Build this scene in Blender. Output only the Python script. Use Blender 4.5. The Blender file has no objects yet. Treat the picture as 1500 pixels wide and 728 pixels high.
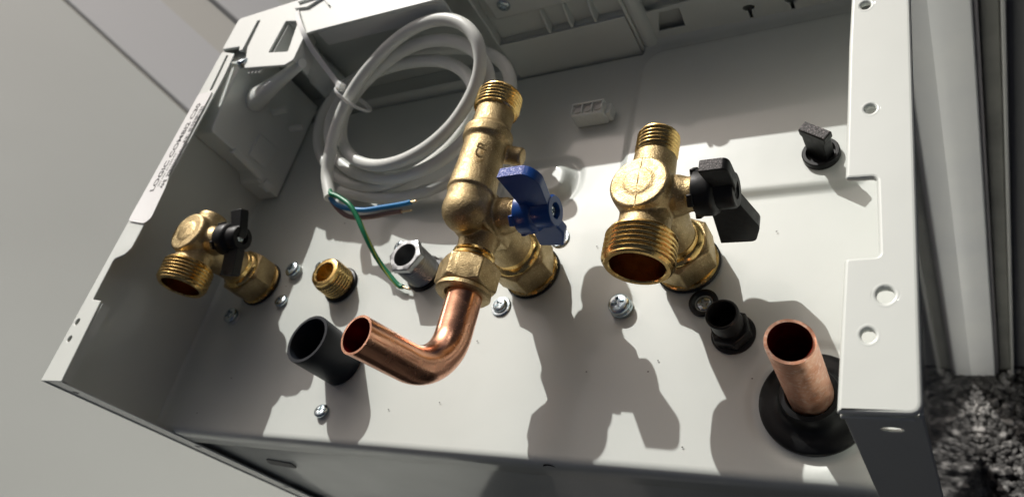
import bpy, bmesh, math, random
import numpy as np
from mathutils import Vector, Matrix

random.seed(7); rng = np.random.default_rng(7)
scene = bpy.context.scene
COL = scene.collection

# ------------------------------------------------------------------ camera
CAM_POS = Vector((0.40959285, -0.07947352, 0.27550693))
AX_R = (0.85570598, 0.22333893, -0.46678366)
AX_D = (-0.06530127, -0.84824425, -0.52556392)
AX_F = (-0.51332544, 0.48020975, -0.71126337)
cd = bpy.data.cameras.new('camera')
cam = bpy.data.objects.new('camera', cd); COL.objects.link(cam)
m = Matrix.Identity(4)
for i in range(3):
    m[i][0] = AX_R[i]; m[i][1] = -AX_D[i]; m[i][2] = -AX_F[i]; m[i][3] = CAM_POS[i]
cam.matrix_world = m
cd.sensor_width = 36.0; cd.lens = 1143.37 / 1500 * 36
cd.clip_start = 0.005; cd.clip_end = 200
cd.dof.use_dof = True; cd.dof.focus_distance = 0.285; cd.dof.aperture_fstop = 18
scene.camera = cam

# ------------------------------------------------------------------ light
SUN = Vector((-0.68, 1.14, 1.0)).normalized()
EL = math.asin(SUN.z); AZ = math.atan2(SUN.x, SUN.y)
w = bpy.data.worlds.new('World'); scene.world = w; w.use_nodes = True
nt = w.node_tree; nt.nodes.clear()
sky = nt.nodes.new('ShaderNodeTexSky'); sky.sky_type = 'NISHITA'; sky.sun_disc = False
sky.sun_elevation = EL; sky.sun_rotation = AZ; sky.air_density = 0.2; sky.dust_density = 7.5; sky.ozone_density = 0.0
bg = nt.nodes.new('ShaderNodeBackground'); bg.inputs[1].default_value = 0.060
wo = nt.nodes.new('ShaderNodeOutputWorld')
nt.links.new(sky.outputs[0], bg.inputs[0]); nt.links.new(bg.outputs[0], wo.inputs[0])
sd = bpy.data.lights.new('sun', 'SUN'); sd.energy = 3.4; sd.angle = math.radians(0.53); sd.color = (1, 0.985, 0.945)
so = bpy.data.objects.new('sun', sd); COL.objects.link(so)
so.rotation_euler = SUN.to_track_quat('Z', 'Y').to_euler()
scene.view_settings.view_transform = 'Standard'; scene.view_settings.look = 'None'
scene.view_settings.exposure = 0.0; scene.view_settings.gamma = 1.0
scene.view_settings.use_curve_mapping = False

# ------------------------------------------------------------------ materials
def mat(name, color, rough=0.5, metal=0.0, coat=0.0, coat_rough=0.1, bump=None, mottle=None, rmottle=None, spec=0.5,
        trans=0.0, sss=0.0, stretch=None):
    """bump=(scale, distance, detail) list; mottle=(scale, color2, lo, hi); rmottle=(scale, rough2)"""
    M = bpy.data.materials.new(name); M.use_nodes = True
    n = M.node_tree.nodes; L = M.node_tree.links
    b = n['Principled BSDF']
    b.inputs['Base Color'].default_value = (*color, 1); b.inputs['Roughness'].default_value = rough
    b.inputs['Metallic'].default_value = metal; b.inputs['Coat Weight'].default_value = coat
    b.inputs['Coat Roughness'].default_value = coat_rough; b.inputs['Specular IOR Level'].default_value = spec
    b.inputs['Transmission Weight'].default_value = trans
    if sss:
        b.inputs['Subsurface Weight'].default_value = sss
        b.inputs['Subsurface Radius'].default_value = (0.004, 0.0035, 0.003); b.inputs['Subsurface Scale'].default_value = 1.0
    tc = n.new('ShaderNodeTexCoord'); src = tc.outputs['Object']
    if stretch:
        mp = n.new('ShaderNodeMapping'); mp.inputs['Scale'].default_value = stretch
        L.new(src, mp.inputs[0]); src = mp.outputs[0]
    if mottle:
        for k, (sc, c2, lo, hi) in enumerate(mottle):
            t = n.new('ShaderNodeTexNoise'); t.inputs['Scale'].default_value = sc; t.inputs['Detail'].default_value = 5
            L.new(src, t.inputs['Vector'])
            r = n.new('ShaderNodeMapRange'); r.inputs[1].default_value = lo; r.inputs[2].default_value = hi
            L.new(t.outputs[0], r.inputs[0])
            mx = n.new('ShaderNodeMix'); mx.data_type = 'RGBA'
            L.new(r.outputs[0], mx.inputs[0])
            if k == 0: mx.inputs[6].default_value = (*color, 1)
            else: L.new(prev, mx.inputs[6])
            mx.inputs[7].default_value = (*c2, 1); prev = mx.outputs[2]
        L.new(prev, b.inputs['Base Color'])
    if rmottle:
        t = n.new('ShaderNodeTexNoise'); t.inputs['Scale'].default_value = rmottle[0]; t.inputs['Detail'].default_value = 4
        L.new(src, t.inputs['Vector'])
        r = n.new('ShaderNodeMapRange'); r.inputs[1].default_value = 0.35; r.inputs[2].default_value = 0.65
        r.inputs[3].default_value = rough; r.inputs[4].default_value = rmottle[1]
        L.new(t.outputs[0], r.inputs[0]); L.new(r.outputs[0], b.inputs['Roughness'])
    if bump:
        last = None
        for (sc, dist, det) in bump:
            t = n.new('ShaderNodeTexNoise'); t.inputs['Scale'].default_value = sc; t.inputs['Detail'].default_value = det
            L.new(src, t.inputs['Vector'])
            bp = n.new('ShaderNodeBump'); bp.inputs['Distance'].default_value = dist; bp.inputs['Strength'].default_value = 1.0
            L.new(t.outputs[0], bp.inputs['Height'])
            if last: L.new(last, bp.inputs['Normal'])
            last = bp.outputs[0]
        L.new(last, b.inputs['Normal'])
    return M

PAINT = mat('white_enamel_paint', (0.66, 0.692, 0.652), 0.36, rmottle=(35, 0.46), coat=0.45, coat_rough=0.07,
            bump=[(60, 0.0001, 2), (900, 0.000008, 2)], mottle=[(22, (0.635, 0.667, 0.627), 0.45, 0.7), (1500, (0.45, 0.42, 0.38), 0.75, 0.78)])
def front_paint():
    return mat('front_enamel', (0.665, 0.685, 0.64), 0.35, coat=0.6, coat_rough=0.05, bump=[(40, 0.0001, 2)])
FRONT = front_paint()
SIDE = mat('glossy_side_enamel', (0.66, 0.69, 0.66), 0.3, coat=1.0, coat_rough=0.03, bump=[(25, 0.00012, 1)])
HOLE = mat('dark_opening', (0.02, 0.02, 0.02), 0.9)
BRASS_C = mat('cast_brass', (0.49, 0.375, 0.20), 0.38, 1.0, bump=[(1700, 0.00025, 3), (240, 0.00022, 3)],
              mottle=[(120, (0.34, 0.25, 0.125), 0.42, 0.70), (1900, (0.76, 0.62, 0.38), 0.56, 0.70)], rmottle=(500, 0.58))
BRASS_M = mat('machined_brass', (0.76, 0.54, 0.21), 0.17, 1.0, bump=[(700, 0.00005, 2)],
              mottle=[(160, (0.74, 0.48, 0.17), 0.4, 0.7)], rmottle=(300, 0.32))
BRASS_IN = mat('bore_brass', (0.72, 0.40, 0.17), 0.25, 1.0, bump=[(500, 0.0001, 2)], mottle=[(200, (0.5, 0.25, 0.1), 0.4, 0.7)])
COPPER = mat('copper', (0.84, 0.45, 0.29), 0.20, 1.0, bump=[(70, 0.00012, 2), (1100, 0.00002, 2)],
             mottle=[(110, (0.79, 0.40, 0.26), 0.40, 0.75), (500, (0.90, 0.56, 0.42), 0.60, 0.8)], rmottle=(180, 0.30))
COPPER_D = mat('copper_dull', (0.88, 0.50, 0.34), 0.34, 1.0, bump=[(120, 0.00012, 3), (1200, 0.00004, 2)],
               mottle=[(150, (0.72, 0.33, 0.20), 0.4, 0.7), (700, (0.93, 0.66, 0.52), 0.5, 0.7)], rmottle=(240, 0.5))
COPPER_IN = mat('shaded_copper_bore', (0.30, 0.014, 0.014), 0.5, 1.0, mottle=[(200, (0.18, 0.008, 0.009), 0.4, 0.7)])  # shade and red bounce inside the pipe put into the colour
RUBBER = mat('black_rubber', (0.008, 0.0085, 0.009), 0.46, spec=0.3, bump=[(1500, 0.00003, 2)], rmottle=(200, 0.3))
BLACKP = mat('black_plastic', (0.010, 0.0105, 0.011), 0.34, spec=0.3, bump=[(2500, 0.00003, 2)], rmottle=(400, 0.5))
TUBEP = mat('satin_black_tube', (0.009, 0.012, 0.017), 0.48, spec=0.28, bump=[(1500, 0.00002, 2)])
PADB = mat('rough_black_pad', (0.05, 0.045, 0.045), 0.55, bump=[(1200, 0.0006, 4)], mottle=[(1500, (0.2, 0.17, 0.17), 0.55, 0.62)])
BLUE = mat('blue_plastic', (0.008, 0.065, 0.30), 0.3, bump=[(2000, 0.00002, 2)])
BLUEPAD = mat('rough_blue_pad', (0.06, 0.10, 0.38), 0.5, bump=[(1200, 0.0006, 4)], mottle=[(1300, (0.45, 0.48, 0.75), 0.52, 0.60)])
ZINC = mat('zinc_plated_steel', (0.62, 0.68, 0.70), 0.24, 1.0, bump=[(600, 0.0001, 2)], mottle=[(400, (0.45, 0.55, 0.60), 0.4, 0.65)])
GREYM = mat('grey_alloy', (0.33, 0.34, 0.345), 0.36, 0.9, bump=[(1500, 0.00005, 2)])
CABLE = mat('grey_white_pvc', (0.775, 0.79, 0.745), 0.42, bump=[(800, 0.00002, 2)], mottle=[(40, (0.715, 0.73, 0.685), 0.4, 0.7)])
WBLUE = mat('blue_core_insulation', (0.03, 0.24, 0.55), 0.35)
WBROWN = mat('brown_core_insulation', (0.26, 0.16, 0.145), 0.4)
WGREEN = mat('green_core_insulation', (0.01, 0.20, 0.09), 0.35)
WYEL = mat('yellow_stripe', (0.45, 0.50, 0.05), 0.4)
STRAND = mat('tinned_copper_strand', (0.80, 0.62, 0.38), 0.3, 1.0)
NYLON = mat('white_nylon', (0.80, 0.80, 0.78), 0.4, sss=0.4)
POLY = mat('milky_polypropylene', (0.83, 0.86, 0.82), 0.28, sss=0.3, bump=[(60, 0.0002, 2)])
PLAST = mat('white_abs_plastic', (0.73, 0.755, 0.72), 0.42, bump=[(500, 0.00003, 2)])
LABELM = mat('label_film', (0.84, 0.84, 0.83), 0.25, coat=0.3)
INK = mat('black_ink', (0.02, 0.02, 0.022), 0.5)
WALL = mat('pale_grey_upvc', (0.58, 0.605, 0.575), 0.35, coat=0.3, coat_rough=0.2, bump=[(3, 0.002, 1)], mottle=[(2.2, (0.54, 0.56, 0.53), 0.35, 0.7)])
WALLW = mat('white_upvc', (0.86, 0.865, 0.85), 0.3, coat=0.4, coat_rough=0.12, mottle=[(12, (0.78, 0.79, 0.80), 0.4, 0.65)], bump=[(15, 0.0008, 2)])
WALLG = mat('grey_seal', (0.22, 0.22, 0.20), 0.6, mottle=[(25, (0.15, 0.15, 0.14), 0.4, 0.7)])
WALLD = mat('dark_grey_panel', (0.24, 0.24, 0.235), 0.4, bump=[(20, 0.0005, 2)])
SEAL = mat('dark_joint', (0.32, 0.31, 0.28), 0.7)
STONE = mat('gravel_stone', (0.06, 0.058, 0.055), 0.7, mottle=[(75, (0.34, 0.33, 0.315), 0.50, 0.60), (1200, (0.1, 0.1, 0.1), 0.5, 0.8)], bump=[(700, 0.0006, 3)])
SOIL = mat('gravel_bed', (0.035, 0.034, 0.032), 0.9, bump=[(120, 0.006, 4)], mottle=[(150, (0.14, 0.135, 0.13), 0.5, 0.62)])

# ------------------------------------------------------------------ helpers
def wloc(o):
    v = Vector((0, 0, 0))
    while o: v += o.location; o = o.parent
    return v

def thing(name, label, cat, loc=(0, 0, 0), group=None):
    o = bpy.data.objects.new(name, None); COL.objects.link(o); o.location = loc
    o.empty_display_size = 0.01
    tag(o, label, cat, group); return o

def tag(o, label=None, cat=None, group=None, kind=None):
    if label: o['label'] = label
    if cat: o['category'] = cat
    if group: o['group'] = group
    if kind: o['kind'] = kind
    return o

def finish(name, me, material, parent=None, smooth=None, bevel=None, seg=2, loc=None):
    """me holds world coordinates; shift so that origin = loc (or the parent's origin)."""
    o = bpy.data.objects.new(name, me); COL.objects.link(o)
    base = wloc(parent) if parent else Vector((0, 0, 0))
    org = Vector(loc) if loc is not None else base
    me.transform(Matrix.Translation(-org))
    o.parent = parent; o.location = org - base
    if material is not None:
        for mm in (material if isinstance(material, (list, tuple)) else [material]): me.materials.append(mm)
    if smooth is not None:
        me.shade_smooth()
        if smooth < 180:
            me.set_sharp_from_angle(angle=math.radians(smooth))
    if bevel:
        b = o.modifiers.new('bevel', 'BEVEL'); b.width = bevel; b.segments = seg; b.limit_method = 'ANGLE'; b.angle_limit = math.radians(40)
        b.harden_normals = False
    return o

def obj(name, bm, material, parent=None, smooth=35, bevel=None, seg=2, loc=None):
    me = bpy.data.meshes.new(name)
    bmesh.ops.recalc_face_normals(bm, faces=bm.faces); bm.to_mesh(me); bm.free()
    return finish(name, me, material, parent, smooth, bevel, seg, loc)

def frame(axis):
    a = Vector(axis).normalized()
    up = Vector((0, 0, 1)) if abs(a.z) < 0.9 else Vector((0, 1, 0))
    u = up.cross(a).normalized(); v = a.cross(u)
    return a, u, v

def lathe(bm, org, axis, prof, seg=48, closed=False, mi=0, rot=0.0, rfun=None):
    """prof: list of (radius, t). caps where radius==0."""
    a, u, v = frame(axis); org = Vector(org); rings = []
    for (r, t) in prof:
        if r <= 1e-9: rings.append([bm.verts.new(org + a * t)])
        else:
            rings.append([bm.verts.new(org + a * t + (u * math.cos(q) + v * math.sin(q)) * (r if rfun is None else rfun(r, t, q)))
                          for q in [rot + 2 * math.pi * k / seg for k in range(seg)]])
    pairs = list(zip(rings, rings[1:]))
    if closed: pairs.append((rings[-1], rings[0]))
    for A, B in pairs:
        if len(A) == 1 and len(B) == 1: continue
        for k in range(seg):
            k2 = (k + 1) % seg
            if len(A) == 1: f = bm.faces.new((A[0], B[k], B[k2]))
            elif len(B) == 1: f = bm.faces.new((A[k], B[0], A[k2]))
            else: f = bm.faces.new((A[k], B[k], B[k2], A[k2]))
            f.material_index = mi
    return rings

def box(bm, x0, x1, y0, y1, z0, z1, mi=0):
    vs = [bm.verts.new((x, y, z)) for z in (z0, z1) for y in (y0, y1) for x in (x0, x1)]
    for f in ((0, 1, 3, 2), (4, 5, 7, 6), (0, 1, 5, 4), (2, 3, 7, 6), (0, 2, 6, 4), (1, 3, 7, 5)):
        bm.faces.new([vs[i] for i in f]).material_index = mi

def boxobj(name, dims, material, parent=None, bevel=None, loc=None, seg=2):
    bm = bmesh.new(); box(bm, *dims)
    return obj(name, bm, material, parent, 35, bevel, seg, loc)

def prism(bm, pts, org, ux, uy, un, h, mi=0):
    """extrude polygon pts (2d) placed at org with axes ux,uy by +-h/2 along un"""
    org, ux, uy, un = map(Vector, (org, ux, uy, un))
    A = [bm.verts.new(org + ux * a + uy * b - un * h / 2) for a, b in pts]
    B = [bm.verts.new(org + ux * a + uy * b + un * h / 2) for a, b in pts]
    n = len(pts)
    bm.faces.new(A).material_index = mi; bm.faces.new(B[::-1]).material_index = mi
    for k in range(n):
        bm.faces.new((A[k], A[(k + 1) % n], B[(k + 1) % n], B[k])).material_index = mi

def catmull(P, n=6):
    P = [Vector(q) for q in P]; out = []
    Q = [P[0] * 2 - P[1]] + P + [P[-1] * 2 - P[-2]]
    for i in range(1, len(Q) - 2):
        a, b, c, d = Q[i - 1], Q[i], Q[i + 1], Q[i + 2]
        for k in range(n):
            t = k / n
            out.append(0.5 * ((2 * b) + (c - a) * t + (2 * a - 5 * b + 4 * c - d) * t * t + (3 * b - a - 3 * c + d) * t ** 3))
    out.append(P[-1]); return out

def sweep(bm, P, prof, seg=16, mi=0, cap=True, squash=None):
    """sweep circle radius prof (float or list) along P"""
    P = [Vector(q) for q in P]; n = len(P)
    T = [(P[min(i + 1, n - 1)] - P[max(i - 1, 0)]).normalized() for i in range(n)]
    a, u, v = frame(T[0]); rings = []
    for i in range(n):
        if i: 
            q = T[i - 1].rotation_difference(T[i]); u = q @ u; v = q @ v
        r = prof[i] if isinstance(prof, (list, tuple)) else prof
        ru, rv = (r, r) if squash is None else (r * squash[0], r * squash[1])
        rings.append([bm.verts.new(P[i] + u * math.cos(2 * math.pi * k / seg) * ru + v * math.sin(2 * math.pi * k / seg) * rv) for k in range(seg)])
    for A, B in zip(rings, rings[1:]):
        for k in range(seg):
            bm.faces.new((A[k], B[k], B[(k + 1) % seg], A[(k + 1) % seg])).material_index = mi
    if cap:
        bm.faces.new(rings[0][::-1]).material_index = mi; bm.faces.new(rings[-1]).material_index = mi
    return rings

def sheet2d(name, outline, holes, z, th, bev, material, parent=None, loc=None):
    """flat plate with rounded edges and through holes; outline in xy at height z (top)"""
    cu = bpy.data.curves.new(name, 'CURVE'); cu.dimensions = '2D'; cu.fill_mode = 'BOTH'
    cu.extrude = max(th / 2 - bev, 1e-5); cu.bevel_depth = bev; cu.bevel_resolution = 2; cu.offset = -bev
    for pts in [outline] + holes:
        s = cu.splines.new('POLY'); s.points.add(len(pts) - 1); s.use_cyclic_u = True
        for k, (x, y) in enumerate(pts): s.points[k].co = (x, y, 0, 1)
    to = bpy.data.objects.new('tmp', cu); COL.objects.link(to)
    dg = bpy.context.evaluated_depsgraph_get(); me = bpy.data.meshes.new_from_object(to.evaluated_get(dg))
    bpy.data.objects.remove(to); bpy.data.curves.remove(cu)
    me.transform(Matrix.Translation((0, 0, z - th / 2))); me.name = name
    return finish(name, me, material, parent, 30, None, 2, loc)

def rounded(pts, r, n=5):
    """round polygon corners. pts (x,y[,r])"""
    out = []; N = len(pts)
    for i in range(N):
        p0 = Vector(pts[i - 1][:2]); p1 = Vector(pts[i][:2]); p2 = Vector(pts[(i + 1) % N][:2])
        rr = pts[i][2] if len(pts[i]) > 2 else r
        d0 = (p0 - p1); d2 = (p2 - p1); rr = min(rr, d0.length * 0.45, d2.length * 0.45)
        if rr < 1e-6: out.append(tuple(p1)); continue
        a = p1 + d0.normalized() * rr; b = p1 + d2.normalized() * rr
        for k in range(n + 1):
            t = k / n; q = a * (1 - t) ** 2 + p1 * 2 * t * (1 - t) + b * t * t; out.append((q.x, q.y))
    return out

def circ2(x, y, rx, ry=None, n=20, a=0):
    ry = ry or rx
    return [(x + rx * math.cos(t) * math.cos(a) - ry * math.sin(t) * math.sin(a), y + rx * math.cos(t) * math.sin(a) + ry * math.sin(t) * math.cos(a))
            for t in [2 * math.pi * k / n for k in range(n)]]

def voxel(name, bm, material, parent, size=0.0005, it=4):
    o = obj(name, bm, material, parent, 180)
    r = o.modifiers.new('remesh', 'REMESH'); r.mode = 'VOXEL'; r.voxel_size = size; r.use_smooth_shade = True
    s = o.modifiers.new('smooth', 'SMOOTH'); s.factor = 0.5; s.iterations = it
    return o

def hexprof(bm, org, axis, af, t0, t1, bore, ch=0.0012, rot=0.0, mi=0, cham0=True, cham1=True):
    """hex nut: across flats af between t0 and t1 with chamfered corners and a bore"""
    a, u, v = frame(axis); org = Vector(org); S = 48
    Rc = af / 2
    def rad(q, lim):
        s = math.radians(60); qq = ((q - rot + s / 2) % s) - s / 2
        return min(Rc / math.cos(qq), lim)
    ts = [(t0, bore, 0), (t0, Rc * (0.985 if cham0 else 2), 1), (t0 + ch, 9, 1), (t1 - ch, 9, 1), (t1, Rc * (0.985 if cham1 else 2), 1), (t1, bore, 0)]
    rings = []
    for t, lim, hx in ts:
        ring = []
        for k in range(S):
            q = rot + 2 * math.pi * k / S
            r = rad(q, lim) if hx else lim
            ring.append(bm.verts.new(org + a * t + (u * math.cos(q) + v * math.sin(q)) * r))
        rings.append(ring)
    rings.append(rings[0])
    for A, B in zip(rings, rings[1:]):
        for k in range(S):
            bm.faces.new((A[k], B[k], B[(k + 1) % S], A[(k + 1) % S])).material_index = mi

def threadprof(r, t0, t1, pitch, depth):
    """ridged profile from t0 to t1 (outer), r crest radius"""
    n = max(1, round(abs(t1 - t0) / pitch)); p = (t1 - t0) / n; out = []
    for k in range(n):
        b = t0 + k * p
        out += [(r - depth, b + p * 0.05), (r - depth * 0.12, b + p * 0.42), (r, b + p * 0.5), (r - depth * 0.12, b + p * 0.60), (r - depth, b + p * 0.95)]
    return out

def helix(bm, org, axis, r, t0, t1, pitch, depth, seg=56):
    """true helical thread surface between t0,t1"""
    a, u, v = frame(axis); org = Vector(org)
    shape = [(0.0, r - depth), (0.36, r - depth * 0.1), (0.5, r), (0.64, r - depth * 0.1)]
    turns = (t1 - t0) / pitch; n = int(seg * turns); cols = []
    per = len(shape)
    for i in range(seg + 1):
        q = 2 * math.pi * i / seg; row = []
        t = t0 - pitch + pitch * i / seg
        while t < t1 + pitch:
            for f, rr in shape:
                tt = t + f * pitch
                rad = rr
                c = min(max(tt, t0), t1)
                # fade at both ends
                e = min((c - t0), (t1 - c)) / (pitch * 0.7)
                if e < 1: rad = (r - depth) + (rr - (r - depth)) * max(e, 0)
                row.append((c, rad))
            t += pitch
        cols.append([bm.verts.new(org + a * c + (u * math.cos(q) + v * math.sin(q)) * rad) for c, rad in row])
    L = min(len(c) for c in cols)
    for A, B in zip(cols, cols[1:]):
        for k in range(L - 1):
            try: bm.faces.new((A[k], A[k + 1], B[k + 1], B[k]))
            except ValueError: pass

# ------------------------------------------------------------------ setting
H = 0.0717; W = 0.395; D = 0.257; GZ = -0.705
bm = bmesh.new(); box(bm, -3, 3, -3, 3, GZ - 0.02, GZ - 0.003)
gnd = obj('ground', bm, SOIL, None, 30); tag(gnd, kind='structure')

# gravel stones
def gravel(name, boxes):
    ico = bmesh.new(); bmesh.ops.create_icosphere(ico, subdivisions=1, radius=1)
    V0 = np.array([v.co[:] for v in ico.verts]); F0 = np.array([[v.index for v in f.verts] for f in ico.faces]); ico.free()
    VS, FS = [], []; off = 0
    for (x0, x1, y0, y1, n, s0, s1) in boxes:
        for _ in range(n):
            s = rng.uniform(s0, s1) * np.array([1, rng.uniform(.6, 1), rng.uniform(.45, .8)])
            v = V0 * (1 + rng.uniform(-.22, .22, (len(V0), 1))) * s
            t = rng.uniform(0, 6.28); tl = rng.uniform(-.6, .6)
            Rz = np.array([[math.cos(t), -math.sin(t), 0], [math.sin(t), math.cos(t), 0], [0, 0, 1]])
            Rx = np.array([[1, 0, 0], [0, math.cos(tl), -math.sin(tl)], [0, math.sin(tl), math.cos(tl)]])
            v = v @ (Rz @ Rx).T + [rng.uniform(x0, x1), rng.uniform(y0, y1), GZ - 0.001 + rng.uniform(0, .006)]
            VS.append(v); FS.append(F0 + off); off += len(V0)
    me = bpy.data.meshes.new(name); me.from_pydata(np.concatenate(VS).tolist(), [], np.concatenate(FS).tolist())
    return finish(name, me, STONE, None, 30)
g = gravel('gravel', [(0.36, 0.62, 0.02, 0.36, 6500, .0028, .0062), (0.62, 0.95, -0.3, 0.36, 2500, .004, .008), (0.36, 0.62, -0.3, 0.02, 1800, .004, .008)])
tag(g, 'grey mixed gravel lying on the ground beside the casing', 'gravel', kind='stuff')

# left wall : grooved panels, slant added so the sun brightens their face
lw = thing('panelled_wall', 'pale grey smooth slanting panelled wall with fine joints, left of the casing', 'wall', (-0.34, 0.0, -0.33))
LM = Matrix(((0.66976788, -0.05663886, 0.74040734, -0.34), (-0.4559574, 0.75561868, 0.47025871, 0.0), (-0.58610053, -0.65255838, 0.48026422, -0.33), (0, 0, 0, 1)))
def slab(name, e0, e1, n0, n1, material, bev=None):
    bm = bmesh.new(); box(bm, -1.7, 0.30, e0, e1, n0, n1); bmesh.ops.transform(bm, matrix=LM, verts=bm.verts)
    return obj(name, bm, material, lw, 30, bev)
WALL2 = mat('beige_upvc', (0.56, 0.555, 0.515), 0.4, coat=0.3, coat_rough=0.2); WALL3 = mat('cool_white_upvc', (0.60, 0.61, 0.62), 0.35, coat=0.3, coat_rough=0.2)
for (e0, e1, dn, wm) in [(-0.5, 0.5035, 0, WALL), (0.5125, 0.7165, 0.001, WALL3), (0.7170, 0.8465, -0.002, WALL2), (0.8485, 1.0400, 0.008, WALL3), (1.0560, 1.5, -0.008, WALL), (1.508, 2.1, 0, WALL)]:
    slab('wall_panel', e0, e1, -0.05, dn, wm, 0.003)
slab('wall_backing', -0.5, 2.1, -0.06, -0.0502, SEAL)
slab('joint_strip', 1.0402, 1.0558, -0.05, -0.02, HOLE)
slab('joint_strip', 0.5037, 0.5123, -0.05, -0.004, SEAL)

# right back : white frame, seal, dark door
fr = thing('door_frame', 'white door frame post standing in gravel behind the casing', 'door frame', (0.40, 0.352, GZ))
boxobj('frame_post', (0.386, 0.4155, 0.352, 0.43, GZ, 0.6), WALLW, fr, 0.0015)
boxobj('frame_lip', (0.4156, 0.4185, 0.356, 0.42, GZ, 0.6), mat('frame_edge', (0.35, 0.33, 0.34), 0.4), fr, 0.0008)
boxobj('seal_strip', (0.4187, 0.4305, 0.362, 0.42, GZ, 0.6), WALLG, fr, 0.001)
boxobj('bead_strip', (0.4307, 0.4335, 0.354, 0.42, GZ, 0.6), mat('bead_grey', (0.5, 0.5, 0.48), 0.4), fr, 0.0008)
dp = thing('dark_door', 'dark grey smooth door leaf right of the white frame', 'door', (0.7, 0.36, GZ))
boxobj('door_leaf', (0.4337, 1.1, 0.364, 0.42, GZ + 0.004, 0.6), WALLD, dp, 0.002)

# ------------------------------------------------------------------ casing
cs = thing('boiler_casing', 'open white enamelled steel boiler casing holding the brass valves', 'boiler casing', (0.2, 0.12, GZ))
# side panels
bm = bmesh.new(); box(bm, 0.0, 0.001, 0.0, D, GZ, H - 0.001)
sp = obj('side_panel', bm, PAINT, cs, 30)
bm = bmesh.new(); box(bm, W - 0.001, W, 0.001, D - 0.001, GZ, H - 0.0025)
obj('side_panel', bm, SIDE, cs, 30)
boxobj('back_sheet', (0.0012, W - 0.0012, D - 0.001, D, GZ, H - 0.0026), SIDE, cs)

# rim flanges (top, facing the viewer)
lf = [(0, 0, 0), (0.0185, 0, .001), (0.0185, 0.001, .001), (0.0135, 0.0455, .001), (0.0068, 0.0462, .001), (0.0068, 0.0715, .003), (0.0165, 0.0745, .0015), (0.0172, 0.090, .001), (0.0172, 0.13, .001),
      (0.0165, 0.19, .001), (0.0125, 0.2225, .001), (0.0, 0.2275, .002)]
lf = [(0, 0, 0), (0.0185, 0, 0), (0.0150, 0.0452, .0005), (0.0070, 0.0462, .0008), (0.0060, 0.0712, .002), (0.0140, 0.0735, .0015), (0.0172, 0.0775, .001), (0.0172, 0.2, .002), (0.0150, 0.222, .0015), (0.0, 0.2275, .0025)]
sheet2d('rim_flange', rounded(lf, .001), [circ2(0.0040, 0.0330, .0017, .0019), circ2(0.0055, 0.0232, .0016, .0018), circ2(0.0038, 0.1033, .0014),
        rounded([(0.0095, 0.192), (0.0120, 0.192), (0.0095, 0.222), (0.0072, 0.222)], .0012)], H, 0.0011, 0.0004, PAINT, cs)
rf = [(W, 0, .0035), (W, D, 0), (0.3790, D, 0), (0.3762, 0.13, 0), (0.3760, 0.0742, .0012), (0.3846, 0.0738, .0016), (0.3852, 0.0464, .0012), (0.3762, 0.0462, .0016), (0.3752, 0, .0006)]
sheet2d('rim_flange', rounded(rf, .001), [circ2(0.3813, 0.1475, .0019, .0015), circ2(0.3829, 0.1005, .0019, .0015), circ2(0.3868, 0.0338, .0026, .0021), circ2(0.3826, 0.0218, .0020, .0018)],
        H, 0.0024, 0.0011, PAINT, cs)
# raised collars round the holes of the right flange
for (x, y, r) in [(0.3813, 0.1475, .0019), (0.3829, 0.1005, .0019), (0.3868, 0.0338, .0026), (0.3826, 0.0218, .0021)]:
    bm = bmesh.new(); lathe(bm, (x, y, H), (0, 0, 1), [(r, -.0016), (r, -.0003), (r + .0005, .00012), (r + .0013, .00002), (r + .0013, -.0002), (r + .0004, -.0016)], 32, closed=True, rfun=lambda rr, t, q, y=y: rr * (1 - .12 * abs(math.cos(q))))
    obj('hole_collar', bm, PAINT, cs, 60)
# thin bright edge below the right flange's free end (folded return)
boxobj('flange_return', (0.3757, W - 0.0020, -0.0004, 0.0006, H - 0.0040, H - 0.0026), PAINT, cs, 0.0003)
# front flanges (fold along the front edge)
def front_sheet(name, x0, x1, z0, z1, holes, y=0.0):
    o = sheet2d(name, [(x0, z0), (x1, z0), (x1, z1), (x0, z1)], holes, 0, 0.001, 0.0003, FRONT, None)
    o.data.transform(Matrix(((1, 0, 0, 0), (0, 0, 1, 0), (0, 1, 0, 0), (0, 0, 0, 1))))
    o.data.transform(Matrix.Translation((0, y + 0.0015, 0)))
    o.data.flip_normals()
    o.parent = cs; o.location = (0, 0, 0); o.data.transform(Matrix.Translation(-wloc(cs)))
    return o
front_sheet('front_flange', 0.0002, 0.0150, GZ + .001, H - 0.0013, [circ2(0.0060, 0.0555, .0022, .0016), circ2(0.0110, -0.024, .0022, .0016), circ2(0.011, -0.10, .0022, .0016)])
front_sheet('front_flange', 0.3762, W - 0.0003, GZ + .001, H - 0.0036, [circ2(0.3868, 0.0590, .0028, .0017), circ2(0.3868, -0.1, .0028, .0017)])
# thin inner lip of the left flange (double edge)
boxobj('inner_lip', (0.0155, 0.0161, 0.001, 0.044, H - 0.006, H - 0.0012), PAINT, cs)

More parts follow.
